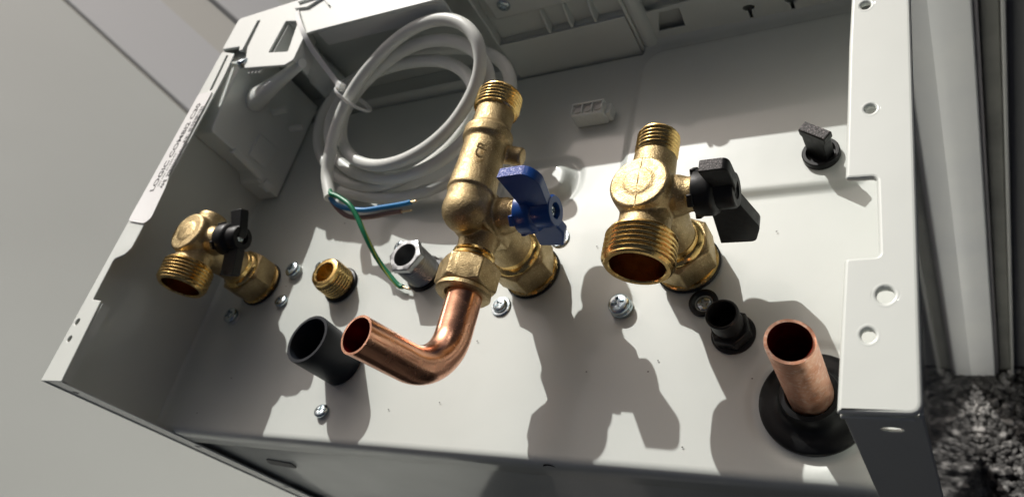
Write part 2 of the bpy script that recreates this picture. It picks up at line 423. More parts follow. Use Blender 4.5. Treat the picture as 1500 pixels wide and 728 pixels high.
# base plate with embossing
def plate_h(x, y):
    z = 0.0
    def sm(d, wdt): 
        t = min(max(d / wdt + 0.5, 0), 1); return t * t * (3 - 2 * t)
    # large embossed field right
    def rr(px, py, x0, x1, y0, y1, r):
        cx, cy = (x0 + x1) / 2, (y0 + y1) / 2; hx, hy = (x1 - x0) / 2 - r, (y1 - y0) / 2 - r
        dx, dy = abs(px - cx) - hx, abs(py - cy) - hy
        return r - (math.hypot(max(dx, 0), max(dy, 0)) + min(max(dx, dy), 0))
    z += 0.0022 * sm(rr(x, y, 0.2635, 0.3740, 0.1245, 0.2235, 0.012), 0.0045)
    # oblong pad
    d = rr(x, y, 0.196, 0.2365, 0.1335, 0.1555, 0.0095)
    z += 0.0048 * sm(d - 0.0015, 0.0050) - 0.0010 * math.exp(-((d + 0.0030) / 0.0018) ** 2)
    # dish around the outlet flange at the right and the big screw
    r = math.hypot(x - 0.3555, y - 0.031); z -= 0.0008 * math.exp(-((r - 0.0215) / 0.002) ** 2)
    r = math.hypot(x - 0.2755, y - 0.0712); z -= 0.0007 * math.exp(-(r / 0.0062) ** 4)
    # fillet to walls
    for dd in (x - 0.001, 0.2325 - y): z += 0.0022 * math.exp(-max(dd, 0) / 0.0016)
    if x < 0.2625: z -= 0.0052 * math.exp(-((y - 0.2285) / 0.0022) ** 2)
    # gentle waviness of pressed sheet
    z += 0.00012 * math.sin(x * 43 + 1) * math.sin(y * 51)
    return z
XS = np.linspace(0.0011, 0.3939, 330); YS = np.linspace(0.0042, 0.2330, 200)
vs, fs = [], []
rows = []
for y in YS:
    rows.append([(x, y, plate_h(x, y)) for x in XS])
vs = [v for r in rows for v in r]; nx = len(XS)
for j in range(len(YS) - 1):
    for i in range(nx - 1):
        a = j * nx + i; fs.append((a, a + 1, a + nx + 1, a + nx))
# front bend going down
bend = [(0.0030, -0.0003), (0.0020, -0.0010), (0.0013, -0.0022), (0.0011, -0.0040), (0.0011, -0.0168), (0.0022, -0.0176), (0.0035, -0.0190), (0.0040, -0.0210), (0.0040, -0.12), (0.0040, -0.70)]
prev = list(range(nx))
for (yy, zz) in bend:
    cur = []
    for x in XS: vs.append((x, yy, zz)); cur.append(len(vs) - 1)
    for i in range(nx - 1): fs.append((prev[i + 1], prev[i], cur[i], cur[i + 1]))
    prev = cur
me = bpy.data.meshes.new('base_plate'); me.from_pydata(vs, [], fs)
plate = finish('base_plate', me, PAINT, cs, 60)

# punched marks in front lip
for (x, z, rx, rz) in [(0.0185, -0.0100, .0022, .0016), (0.138, -0.0085, .0026, .0016), (0.254, -0.0045, .0024, .0013), (0.2416, -0.029, .0024, .0013), (0.195, -0.009, .0014, .0008)]:
    bm = bmesh.new(); lathe(bm, (x, 0.0012 if z > -.018 else 0.0041, z), (0, -1, 0), [(0, -.0002), (rx * .8, .00002), (rx * 1.25, .0001), (rx * 1.3, -.0001)], 24)
    obj('punched_hole', bm, [HOLE], plate, 60)
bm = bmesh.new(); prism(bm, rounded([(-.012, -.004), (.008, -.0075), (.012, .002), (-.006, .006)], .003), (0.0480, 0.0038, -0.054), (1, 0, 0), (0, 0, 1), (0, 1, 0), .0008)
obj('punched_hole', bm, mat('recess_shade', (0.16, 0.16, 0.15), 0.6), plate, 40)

# rear panel: stepped, with slots and keyholes (in xz plane)
def rear_sheet(name, outline, holes, y, th=0.001, material=PAINT):
    o = sheet2d(name, outline, holes, 0, th, 0.0004, material, None)
    o.data.transform(Matrix(((1, 0, 0, 0), (0, 0, 1, 0), (0, 1, 0, 0), (0, 0, 0, 1))))
    o.data.flip_normals()
    o.data.transform(Matrix.Translation((0, y + th / 2, 0)))
    o.parent = cs; o.data.transform(Matrix.Translation(-wloc(cs)))
    return o
def keyhole(x, z, s=1.0):
    top = [(x + s * .0028 * math.cos(a), z + s * .0019 * math.sin(a)) for a in [math.radians(-65 + 310 * k / 16) + 0 for k in range(17)]]
    return [(x + .0028 * s * math.cos(a), z + .0019 * s * math.sin(a)) for a in [math.radians(-72 + (324) * k / 18) for k in range(19)]] + [(x - .0006, z - .0072), (x + .0006, z - .0072)]
rear_sheet('rear_panel', rounded([(0.262, -.001), (W - .0012, -.001), (W - .0012, H - .0013), (0.262, H - .0013)], .0),
           [keyhole(0.3194, 0.0088), keyhole(0.3393, 0.0082),
            [(0.2722, 0.0066), (0.2862, 0.0066), (0.2868, 0.0185), (0.2762, 0.0185)],
            rounded([(0.2695, 0.0205), (0.2960, 0.0222), (0.2960, 0.040), (0.2695, 0.040)], .002)], 0.2330)
rear_sheet('rear_panel', [(0.184, -.004), (0.2600, -.004), (0.2600, 0.0245), (0.184, 0.0245)], [], 0.2290)
boxobj('rear_step', (0.2601, 0.2619, 0.2292, 0.2330, -0.002, H - 0.0015), PAINT, cs, 0.0006)
boxobj('rear_step', (0.1822, 0.1839, 0.2292, 0.245, 0.0, 0.060), PAINT, cs, 0.0006)
boxobj('rear_sill', (0.184, 0.262, 0.2302, 0.2480, 0.0225, 0.0244), PAINT, cs, 0.0006)
boxobj('rear_panel', (0.0012, 0.2619, 0.2475, 0.2485, 0.0, H - .0014), PAINT, cs)
boxobj('rear_floor', (0.0012, 0.2619, 0.2332, 0.2474, -0.0012, 0.0), PAINT, cs)
boxobj('opening_backing', (0.263, 0.394, 0.2385, 0.2395, 0.0, H - .0014), PAINT, cs)
# short curved ribs on the rear step
for x, z in ((0.2165, .0245), (0.2300, .0245), (0.2440, .0245)):
    bm = bmesh.new(); prism(bm, [(.2290, z), (.2350, z), (.2350, z + .017), (.2335, z + .0165), (.2312, z + .013), (.2296, z + .008), (.2290, z + .003)], (x, 0, 0), (0, 1, 0), (0, 0, 1), (1, 0, 0), .0016)
    obj('rear_rib', bm, PAINT, cs, 35, .0005)
boxobj('rear_panel', (0.184, 0.2600, 0.2345, 0.2355, 0.0242, H - .0014), PAINT, cs)
bm = bmesh.new(); lathe(bm, (0.2655, 0.2330, 0.0), (0, 0, 1), [(0, 0), (.0042, 0), (.0042, H - .002), (0, H - .002)], 24); obj('rear_bead', bm, PAINT, cs, 60)
boxobj('rear_rail', (0.184, W - .0014, 0.2365, 0.2470, H - 0.0013, H - 0.0002), PAINT, cs, .0004)
boxobj('rear_beam', (0.190, 0.236, 0.2298, 0.2344, 0.0400, 0.0600), PAINT, cs, .002, seg=3)

# ------------------------------------------------------------------ screws (parts of the base plate)
def screw_mesh():
    bm = bmesh.new()
    lathe(bm, (0, 0, 0), (0, 0, 1), [(0, -.003), (.0030, -.003), (.0038, -.0006), (.0040, -.0001), (.0040, .0007), (.0037, .0013), (.0031, .0016), (.0018, .0018), (0, .0018)], 32)
    o = obj('tmp_head', bm, ZINC, None, 50)
    c = bmesh.new()
    for k in range(2):
        prism(c, [(-.0024, -.00058), (.0024, -.00058), (.0024, .00058), (-.0024, .00058)], (0, 0, .0019), (1, 0, 0) if k == 0 else (0, 1, 0), (0, 1, 0) if k == 0 else (-1, 0, 0), (0, 0, 1), .0022)
    for k in range(2):
        s = math.sqrt(.5)
        prism(c, [(-.0016, -.00020), (.0016, -.00020), (.0016, .00020), (-.0016, .00020)], (0, 0, .0020), (s, s, 0) if k == 0 else (-s, s, 0), (-s, s, 0) if k == 0 else (-s, -s, 0), (0, 0, 1), .0012)
    co = obj('tmp_cross', c, ZINC, None, None)
    b = o.modifiers.new('b', 'BOOLEAN'); b.operation = 'DIFFERENCE'; b.object = co; b.solver = 'EXACT'; b.use_self = True
    dg = bpy.context.evaluated_depsgraph_get(); me = bpy.data.meshes.new_from_object(o.evaluated_get(dg)); me.name = 'screw'
    bpy.data.objects.remove(o); bpy.data.objects.remove(co)
    me.shade_smooth(); me.set_sharp_from_angle(angle=math.radians(40))
    return me
SCREW = screw_mesh()
def put_screw(x, y, z, s=1.0, parent=None, rot=0, tilt=(0, 0), name='screw'):
    o = bpy.data.objects.new(name, SCREW); COL.objects.link(o); o.parent = parent or plate
    o.location = Vector((x, y, z)) - wloc(o.parent); o.scale = (s, s, s); o.rotation_euler = (tilt[0], tilt[1], rot)
    return o
def washer(x, y, z, r, material=ZINC, bore=.0028, h=.0009):
    bm = bmesh.new(); lathe(bm, (x, y, z), (0, 0, 1), [(bore, 0), (r * .97, 0), (r, h * .4), (r * .93, h), (r * .72, h * 1.05), (r * .66, h * .6), (bore, h * .7)], 40, closed=True)
    return obj('washer', bm, material, plate, 50)
put_screw(0.2755, 0.0712, 0.0030, 1.25, rot=.3)      # large one right of middle
bm = bmesh.new(); lathe(bm, (0.2755, 0.0712, -.0005), (0, 0, 1), [(.0033, 0), (.0050, .0002), (.0052, .0012), (.0044, .0024), (.0036, .003)], 32); obj('washer', bm, ZINC, plate, 60)
put_screw(0.2135, 0.0737, 0.0012, .9, rot=.6); washer(0.2135, 0.0737, .0002, .0052)
put_screw(0.1240, 0.0172, 0.0010, .95, rot=.2, tilt=(-.25, .15))
put_screw(0.0620, 0.0815, 0.0008, 1.0, rot=1.0, tilt=(0, .2))
put_screw(0.0630, 0.1015, 0.0025, 1.2, rot=.1)
bm = bmesh.new(); lathe(bm, (0.0630, 0.1015, -.0003), (0, 0, 1), [(.0036, 0), (.0048, .0), (.0048, .0012), (.0040, .0022), (.003, .0024)], 32); obj('washer', bm, PAINT, plate, 60)
put_screw(0.0262, 0.0722, 0.0025, 1.2, rot=.5)
bm = bmesh.new(); lathe(bm, (0.0262, 0.0722, -.0003), (0, 0, 1), [(.0036, 0), (.0048, .0), (.0048, .0012), (.0040, .0022), (.003, .0024)], 32); obj('washer', bm, PAINT, plate, 60)
put_screw(0.2370, 0.1100, 0.0012, .85, rot=.2); washer(0.2370, 0.1100, .0002, .0050)
put_screw(0.1400, 0.1113, 0.0022, .95, rot=.7)
put_screw(0.0835, 0.1030, 0.0012, .9, rot=.4); washer(0.0835, 0.1030, .0002, .0046)
put_screw(0.3115, 0.0722, -0.0010, .85, rot=.4)
bm = bmesh.new(); lathe(bm, (0.3115, 0.0722, .0001), (0, 0, 1), [(.0038, 0), (.0061, 0), (.0061, .0012), (.0048, .0014), (.0038, .0004)], 40, closed=True); obj('hole_rim', bm, RUBBER, plate, 40)
# screw in rear beam, seen at the top
o = put_screw(0.2005, 0.2296, 0.0495, .9, cs, 0.3); o.rotation_euler = (math.radians(90), 0, 0)

# ------------------------------------------------------------------ valves
def valve(name, label, x, y, zc, capz, ctype, phi, wings, hmats, screw_on_hub, upper, lower_y, zlow=None):
    """isolation valve on the plate; local +X handle, -Y outlet, +Z cap."""
    t = thing(name, label, 'valve', (x, y, 0), 'isolation valves standing on the base plate')
    zlow = zlow or zc
    # ---- union nut and base ring
    bm = bmesh.new(); lathe(bm, (x, y, 0.0), (0, 0, 1), [(.0137, .0002), (.0143, .0006), (.0143, .0013), (.0137, .0017)], 48); obj('seal_ring', bm, RUBBER, t, 60)
    bm = bmesh.new(); lathe(bm, (x, y, 0.0), (0, 0, 1), [(.0120, .0008), (.0134, .0010), (.0136, .0020), (.0128, .0026), (.0130, .0042), (.0118, .0045)], 56); obj('base_ring', bm, BRASS_M, t, 50)
    bm = bmesh.new(); hexprof(bm, (x, y, 0), (0, 0, 1), .0262, .0042, .0175, .0095, .0012, math.radians(12)); obj('union_nut', bm, BRASS_C, t, 30, .0005)
    bm = bmesh.new(); lathe(bm, (x, y, 0), (0, 0, 1), [(.0085, .0168), (.0122, .0174), (.0119, .0190), (.0102, .0200), (.0100, .0222), (.0080, .0230)], 48); obj('nut_collar', bm, BRASS_M, t, 50)
    # ---- cast body
    bm = bmesh.new()
    if ctype == 'cross':
        lathe(bm, (x, y, 0), (0, 0, 1), [(0, .020), (.0095, .020), (.0100, .028), (.0115, .036), (.0120, .044), (.0120, capz - .0035), (.0118, capz - .0010), (.0108, capz), (.0060, capz), (.0056, capz + .0004), (.0030, capz + .0007), (0, capz + .0008)], 56)
        lathe(bm, (x, y, zlow), (0, -1, 0), [(0, 0), (.0100, 0), (.0098, .012), (.0104, y - lower_y - .0135), (0, y - lower_y - .0135)], 48)
        if upper == 'thread': lathe(bm, (x, y, zc), (0, 1, 0), [(0, 0), (.0090, 0), (.0086, .014), (.0084, .0195), (0, .0195)], 48)
        else: lathe(bm, (x, y, zc), (0, 1, 0), [(0, 0), (.0085, 0), (.0080, .0150), (.0076, .0165), (0, .0168)], 48)
    else:
        lathe(bm, (x, y, 0), (0, 0, 1), [(0, .020), (.0098, .020), (.0108, .030), (.0112, .040), (.0108, .052), (.0080, .058), (0, .060)], 48)
        # elbow and long upper tube
        e = (x - .0005, y - .0045, .0600)
        bmesh.ops.create_uvsphere(bm, u_segments=32, v_segments=20, radius=.0102, matrix=Matrix.Translation(e))
        lathe(bm, e, (0, 1, 0), [(0, 0), (.0099, 0), (.0098, .0075), (.0107, .0085), (.0105, .011), (.0098, .022), (.0096, .034), (.0110, .036), (.0112, .0405), (.0094, .0425), (.0088, .0440), (.0087, .0560), (0, .056)], 48)
        # casting step between tube and body
        prism(bm, [(-.0095, -.011), (.0095, -.011), (.0090, .010), (-.0090, .010)], (x, y - .003, .048), (1, 0, 0), (0, 0, 1), (0, 1, 0), .0150)
        # lower cone
        lathe(bm, (x, y - .004, zlow), (0, -1, 0), [(0, 0), (.0102, 0), (.0082, .0100), (.0080, .0155), (0, .0155)], 48)
        # ribs
        # small boss on the right of the tube
        lathe(bm, (x + .004, y + .030, .053), (1, -.1, -.3), [(0, 0), (.0042, 0), (.0042, .0090), (.0036, .0102), (0, .0104)], 28)
    lathe(bm, (x, y, zc), (1, 0, 0), [(0, 0), (.0085, 0), (.0078, .0125), (.0066, .0160), (.0066, .0200), (0, .0200)], 40)
    vb = voxel('valve_body', bm, BRASS_C, t, .00048, 3)
    bm = bmesh.new()
    if ctype == 'cross': sweep(bm, [(x + .0002, y - .0112, capz - .0002), (x, y - .006, capz + .0001), (x, y, capz + .0009), (x - .0001, y + .006, capz + .0001), (x, y + .0110, capz - .0002)], .00028, 8)
    else: sweep(bm, [(x - .0008, y + .0405, .0686), (x - .0008, y + .0480, .0684)], .00028, 8)
    obj('casting_seam', bm, BRASS_C, t, 60)
    if ctype == 'elbow':
        cu = bpy.data.curves.new('cast_lettering', 'FONT'); cu.body = 'CR'; cu.size = .0062; cu.extrude = .0003; cu.resolution_u = 2; cu.offset = .0001
        to = bpy.data.objects.new('tmp', cu); COL.objects.link(to)
        dg = bpy.context.evaluated_depsgraph_get(); me = bpy.data.meshes.new_from_object(to.evaluated_get(dg))
        bpy.data.objects.remove(to); bpy.data.curves.remove(cu)
        me.transform(Matrix.Translation((x + .0074, y + .0150, .0680)) @ Matrix.Rotation(math.radians(48), 4, 'Y') @ Matrix.Rotation(math.radians(90), 4, 'Z'))
        finish('cast_lettering', me, BRASS_C, t, 30)
    # ---- outlet
    if ctype == 'cross':
        L = .0135; r = .0137
        bm = bmesh.new(); o0 = (x, lower_y, zlow)
        helix(bm, o0, (0, 1, 0), r, .0006, L, .00195, .00105)
        obj('outlet_thread', bm, BRASS_M, t, 40)
        bm = bmesh.new(); lathe(bm, o0, (0, 1, 0), [(r - .0010, L - .0002), (.0090, L + .001), (.0090, L + .0002)], 56); lathe(bm, o0, (0, 1, 0), [(r - .0010, .0008), (r - .0016, .0), (r - .0030, 0), (r - .0034, .0005)], 56)
        obj('outlet_rim', bm, BRASS_M, t, 35)
        bm = bmesh.new(); lathe(bm, o0, (0, 1, 0), [(r - .0034, .0005), (r - .0034, .0115), (r - .0060, .0125), (r - .0062, .0170), (0, .0170)], 56)
        obj('outlet_bore', bm, BRASS_IN, t, 40)
        if upper == 'thread':
            o1 = (x, y + .031, zc); bm = bmesh.new(); helix(bm, o1, (0, -1, 0), .0086, .0004, .0115, .0018, .0008); obj('inlet_thread', bm, BRASS_M, t, 40)
            bm = bmesh.new(); lathe(bm, o1, (0, -1, 0), [(.0078, .0006), (.0072, 0), (.0060, 0), (.0058, .001), (.0058, .010), (0, .010)], 40); obj('inlet_rim', bm, BRASS_M, t, 35)
    else:
        y0 = y - .0235   # machined ring then nut
        bm = bmesh.new(); lathe(bm, (x, y - .0180, zlow), (0, -1, 0), [(.0070, 0), (.0090, .0004), (.0092, .0014), (.0084, .0020), (.0094, .0028), (.0094, .0040), (.0084, .0046), (.0090, .0052), (.0090, .0070)], 48); obj('outlet_thread', bm, BRASS_M, t, 40)
        bm = bmesh.new(); hexprof(bm, (x, y - .0235, zlow), (0, -1, 0), .0232, .0000, .0120, .0078, .0012, math.radians(4)); obj('compression_nut', bm, BRASS_C, t, 30, .0005)
        bm = bmesh.new(); lathe(bm, (x, y - .0355, zlow), (0, -1, 0), [(.0108, -.0002), (.0116, .0004), (.0118, .0020), (.0110, .0028), (.0086, .0030), (.0079, .0024), (.0079, -.004)], 48); obj('nut_flange', bm, BRASS_C, t, 40)
        o1 = (x - .0005, y - .0045 + .0640, .0600); bm = bmesh.new()
        helix(bm, o1, (0, -1, 0), .0106, .0004, .0105, .0018, .0008); obj('inlet_thread', bm, BRASS_M, t, 40)
        bm = bmesh.new(); lathe(bm, o1, (0, -1, 0), [(.0098, .0006), (.0092, 0), (.0078, 0), (.0076, .001), (.0076, .008), (0, .008)], 40); lathe(bm, o1, (0, -1, 0), [(.0098, .0102), (.0080, .0112)], 40); obj('inlet_rim', bm, BRASS_M, t, 35)
    # ---- stem
    bm = bmesh.new(); lathe(bm, (x, y, zc), (1, 0, 0), [(0, .0150), (.0060, .0150), (.0060, .0215), (0, .0215)], 32); obj('stem', bm, BRASS_M, t, 40)
    # ---- handle
    hp = bmesh.new(); hx = .0018 if ctype == 'elbow' else 0
    lathe(hp, (x, y, zc), (1, 0, 0), [(0, .0185), (.0078, .0185), (.0086, .0190), (.0088, .0245), (.0080, .0262), (.0068, .0268), (.0068, .0325 + hx), (.0062, .0334 + hx), (.0036, .0334 + hx), (.0033, .0328 + hx), (.0031, .0300 + hx), (0, .0300 + hx)], 48)
    hd = obj('handle', hp, hmats[0], t, 45, loc=(x + .022, y, zc))
    s, c = math.sin(phi), math.cos(phi); sv = Vector((0, s, c)); tv = Vector((0, c, -s))
    for k, poly in enumerate(wings):
        bm = bmesh.new(); pp = rounded(poly, .0001, 5)
        prism(bm, pp, (x, y, zc), (1, 0, 0), sv, tv, .0052)
        for f in bm.faces:   # grip end gets the rough finish
            n = f.normal if f.normal.length else Vector(); 
        bmesh.ops.recalc_face_normals(bm, faces=bm.faces); bm.normal_update()
        for f in bm.faces:
            if abs(f.normal.dot(sv)) > .96: f.material_index = 1
        obj('grip_wing', bm, list(hmats), hd, 30, .0007, 3)
    for a in (math.radians(135), math.radians(225), math.radians(45)):
        d = Vector((0, math.cos(a), math.sin(a)))
        bm = bmesh.new(); box(bm, -.0035, .0012, -.0011, .0011, -.0016, .0016)
        q = Vector((x + .0185, y, zc)) + d * .0078
        bmesh.ops.transform(bm, matrix=Matrix.Translation(q) @ d.to_track_quat('Z', 'X').to_matrix().to_4x4() @ Matrix.Rotation(0, 4, 'Z'), verts=bm.verts)
        obj('handle_stop', bm, hmats[0], hd, 30, .0004)
    if screw_on_hub:
        o = put_screw(0, 0, 0, .62, hd, 0.4); o.location = (0.0090 + hx, 0, 0); o.rotation_euler = (0, math.radians(90), 0)
    return t

rv_w = [[(.0270, .000, .0), (.0240, .0160, .0008), (.0345, .0160, .0030), (.0345, .004, .002), (.0330, 0, 0)],
        [(.0215, .000, 0), (.0215, -.012, .001), (.0195, -.0305, .0003), (.0330, -.0310, .0022), (.0368, -.0215, .0022), (.0325, -.002, .001)]]
valve('isolation_valve', 'largest brass valve with black lever and wide open threaded outlet, right of the blue-handled one', 0.3027, 0.0912, 0.0495, 0.0610, 'cross', math.radians(0), rv_w, (BLACKP, PADB), False, 'thread', 0.0603)
lv_w = [[(.0270, .000, .0), (.0245, .0150, .0008), (.0335, .0160, .0020), (.0340, .004, .002), (.0330, 0, 0)],
        [(.0235, .000, 0), (.0225, -.012, .001), (.0210, -.0200, .0003), (.0310, -.0205, .0012), (.0330, -.008, .0022), (.0325, -.002, .001)]]
valve('isolation_valve', 'brass valve with black lever at far left, beside the side panel', 0.0385, 0.0940, 0.0485, 0.0600, 'cross', math.radians(68), lv_w, (BLACKP, PADB), True, 'plug', 0.0650)
mv_w = [[(.0235, .000, .0), (.0198, .0245, .0005), (.0325, .0248, .0035), (.0368, .0190, .0035), (.0345, .004, .002), (.0330, 0, 0)],
        [(.0215, .000, 0), (.0200, -.018, .001), (.0310, -.019, .0010), (.0345, -.012, .0010), (.0325, -.002, .001)]]
valve('isolation_valve', 'tall brass elbow valve with blue lever and compression nut, in the middle', 0.2265, 0.0915, 0.0475, 0.0600, 'elbow', math.radians(8), mv_w, (BLUE, BLUEPAD), True, 'tube', 0, 0.0470)

# ------------------------------------------------------------------ pipes
def pipe(bm, P, r, th, seg=40):
    P = [Vector(q) for q in P]
    R1 = sweep(bm, P, r, seg, 0, cap=False); R2 = sweep(bm, P, r - th, seg, 1, cap=False)
    for A, B, in ((R1[-1], R2[-1]),):
        for k in range(seg): bm.faces.new((A[k], B[k], B[(k + 1) % seg], A[(k + 1) % seg]))
EX0, EZ0, ES, ERB, EL_, EA, EANG = 0.2280, 0.0475, 0.0123, 0.0209, 0.0254, 0.1336, 1.5098
d0 = Vector((0, -1, 0)); ev = Vector((-math.sin(EA), 0, math.cos(EA)))
P = [Vector((EX0, .060, EZ0)), Vector((EX0, .048, EZ0))]; P1 = Vector((EX0, .048 - ES, EZ0))
for k in range(0, 25):
    a = EANG * k / 24; P.append(P1 + d0 * ERB * math.sin(a) + ev * ERB * (1 - math.cos(a)))
dd = d0 * math.cos(EANG) + ev * math.sin(EANG); E = P[-1]
for k in range(1, 9): P.append(E + dd * EL_ * k / 8)
P[-1:] = [E + dd * (EL_ - .0006), E + dd * (EL_ - .0002), E + dd * EL_]
bm = bmesh.new(); pipe(bm, P, .0075, .0009)
o = obj('copper_elbow', bm, [COPPER, COPPER_IN], None, 50, loc=(EX0, .048, EZ0))
tag(o, 'bent copper pipe hanging from the compression nut of the blue-handled valve', 'pipe')

# straight stub in rubber grommet
gx, gy = 0.3558, 0.0303
bm = bmesh.new(); pipe(bm, [(gx + .0002, gy, -.02), (gx + .0004, gy, .01), (gx + .0017, gy + .0003, .0492), (gx + .0017, gy + .0003, .0496), (gx + .0018, gy + .0003, .0500)], .0077, .0010, 48)
o = obj('copper_stub', bm, [COPPER_D, COPPER_IN], None, 50, loc=(gx, gy, 0))
tag(o, 'straight copper pipe standing in the black rubber grommet at lower right', 'pipe')
bm = bmesh.new(); lathe(bm, (gx, gy, 0), (0, 0, 1), [(.0182, -.0008), (.0190, .0002), (.0190, .0018), (.0182, .0026), (.0150, .0030), (.0125, .0036), (.0110, .0052), (.0105, .0085), (.0100, .0096), (.0084, .0100), (.0079, .0092), (.0079, .0)], 64)
o = obj('rubber_grommet', bm, RUBBER, None, 50, loc=(gx, gy, 0)); tag(o, 'wide black rubber flange grommet round the base of the straight copper pipe', 'grommet')

# brass nipple
nx_, ny_ = 0.1043, 0.0903
t = thing('brass_nipple', 'short open brass threaded nipple between the left valve and the grey fitting', 'pipe fitting', (nx_, ny_, 0))
bm = bmesh.new(); helix(bm, (nx_, ny_, 0), (0, 0, 1), .0097, .0015, .0138, .0019, .0009); obj('nipple_thread', bm, BRASS_M, t, 40)
bm = bmesh.new(); lathe(bm, (nx_, ny_, 0), (0, 0, 1), [(.0088, .0136), (.0086, .0150), (.0080, .0153), (.0062, .0153), (.0058, .0148), (.0058, .0), (0, .0)], 48); obj('nipple_bore', bm, BRASS_M, t, 35)
bm = bmesh.new(); lathe(bm, (nx_, ny_, 0), (0, 0, 1), [(.0088, .0002), (.0108, .0003), (.0110, .0010), (.0104, .0017), (.0088, .0018)], 48); obj('seal_ring', bm, RUBBER, t, 60)

# grey threaded fitting
fx, fy = 0.1610, 0.0947
t = thing('grey_fitting', 'grey metal threaded fitting with faceted rim beside the middle valve', 'pipe fitting', (fx, fy, 0))
bm = bmesh.new(); helix(bm, (fx, fy, 0), (0, 0, 1), .0094, .0015, .0160, .0016, .0007); obj('fitting_thread', bm, GREYM, t, 40)
bm = bmesh.new(); hexprof(bm, (fx, fy, 0), (0, 0, 1), .0178, .0155, .0192, .0064, .0004, .5); lathe(bm, (fx, fy, 0), (0, 0, 1), [(.0064, .0158), (.0064, .0), (0, .0)], 40); obj('fitting_rim', bm, GREYM, t, 30, .0003)
bm = bmesh.new(); lathe(bm, (fx, fy, 0), (0, 0, 1), [(.0088, .0001), (.0106, .0002), (.0106, .0012), (.0088, .0016)], 48); obj('seal_ring', bm, RUBBER, t, 60)

# black tube
tx, ty = 0.1262, 0.0435
bm = bmesh.new(); lathe(bm, (tx, ty, 0), Vector((-.0018, .0008, .0269)), [(.0120, 0), (.0122, .0002), (.0128, .020), (.0130, .0266), (.0128, .0272), (.0113, .0272), (.0110, .0266), (.0106, .0), (0, .0)], 64)
o = obj('black_tube', bm, TUBEP, None, 45, loc=(tx, ty, 0)); tag(o, 'wide open black plastic tube standing behind the copper elbow mouth', 'pipe')

# black hose connector with hex base
cx, cy = 0.3249, 0.0580
t = thing('hose_connector', 'small black open hose connector on a hex base between brass valve and copper pipe', 'pipe fitting', (cx, cy, 0))
bm = bmesh.new(); lathe(bm, (cx, cy, 0), (0, 0, 1), [(0.0001, .0001), (.0086, .0001), (.0088, .0010), (.0080, .0014), (.0050, .0014)], 48); obj('base_disc', bm, BLACKP, t, 40)
bm = bmesh.new(); hexprof(bm, (cx, cy, 0), (0, 0, 1), .0142, .0013, .0070, .0030, .0006, .3); obj('hex_collar', bm, BLACKP, t, 30, .0003)
bm = bmesh.new(); lathe(bm, (cx, cy, 0), (0, 0, 1), [(.0056, .006), (.0056, .0095), (.0062, .0102), (.0060, .0108), (.0058, .0150), (.0064, .0156), (.0064, .0172), (.0060, .0176), (.0054, .0176), (.0051, .0170), (.0051, .0), (0, .0)], 48); obj('spigot', bm, BLACKP, t, 40)

# black plug / knob top right
kx, ky, kz = 0.3552, 0.1400, 0.0022
t = thing('black_plug', 'black plastic turn plug with a raised grip blade, upper right of the plate', 'plug', (kx, ky, kz))
bm = bmesh.new(); lathe(bm, (kx, ky, kz), (0, 0, 1), [(.0072, -.0006), (.0076, .0), (.0076, .0026), (.0072, .0030), (.0060, .0030), (.0058, .0024), (.0056, .0004), (.0, .0003)], 48); obj('plug_ring', bm, BLACKP, t, 40)
a = math.radians(-35); ux = Vector((math.cos(a), math.sin(a), 0)); uy = Vector((-math.sin(a), math.cos(a), 0))
bm = bmesh.new(); prism(bm, [(-.0048, .0), (.0048, .0), (.0052, .0125), (.0064, .0135), (.0064, .0165), (-.0062, .0165), (-.0062, .0135), (-.0052, .0125)], (kx, ky, kz), ux, (0, 0, 1), uy, .0050); obj('grip_blade', bm, BLACKP, t, 30, .0004)
bm = bmesh.new(); prism(bm, [(-.0060, -.0022), (.0061, -.0022), (.0061, .0022), (-.0060, .0022)], (kx, ky, kz + .0166), ux, uy, (0, 0, 1), .0006); obj('grip_top', bm, PADB, t, 30, .0002)

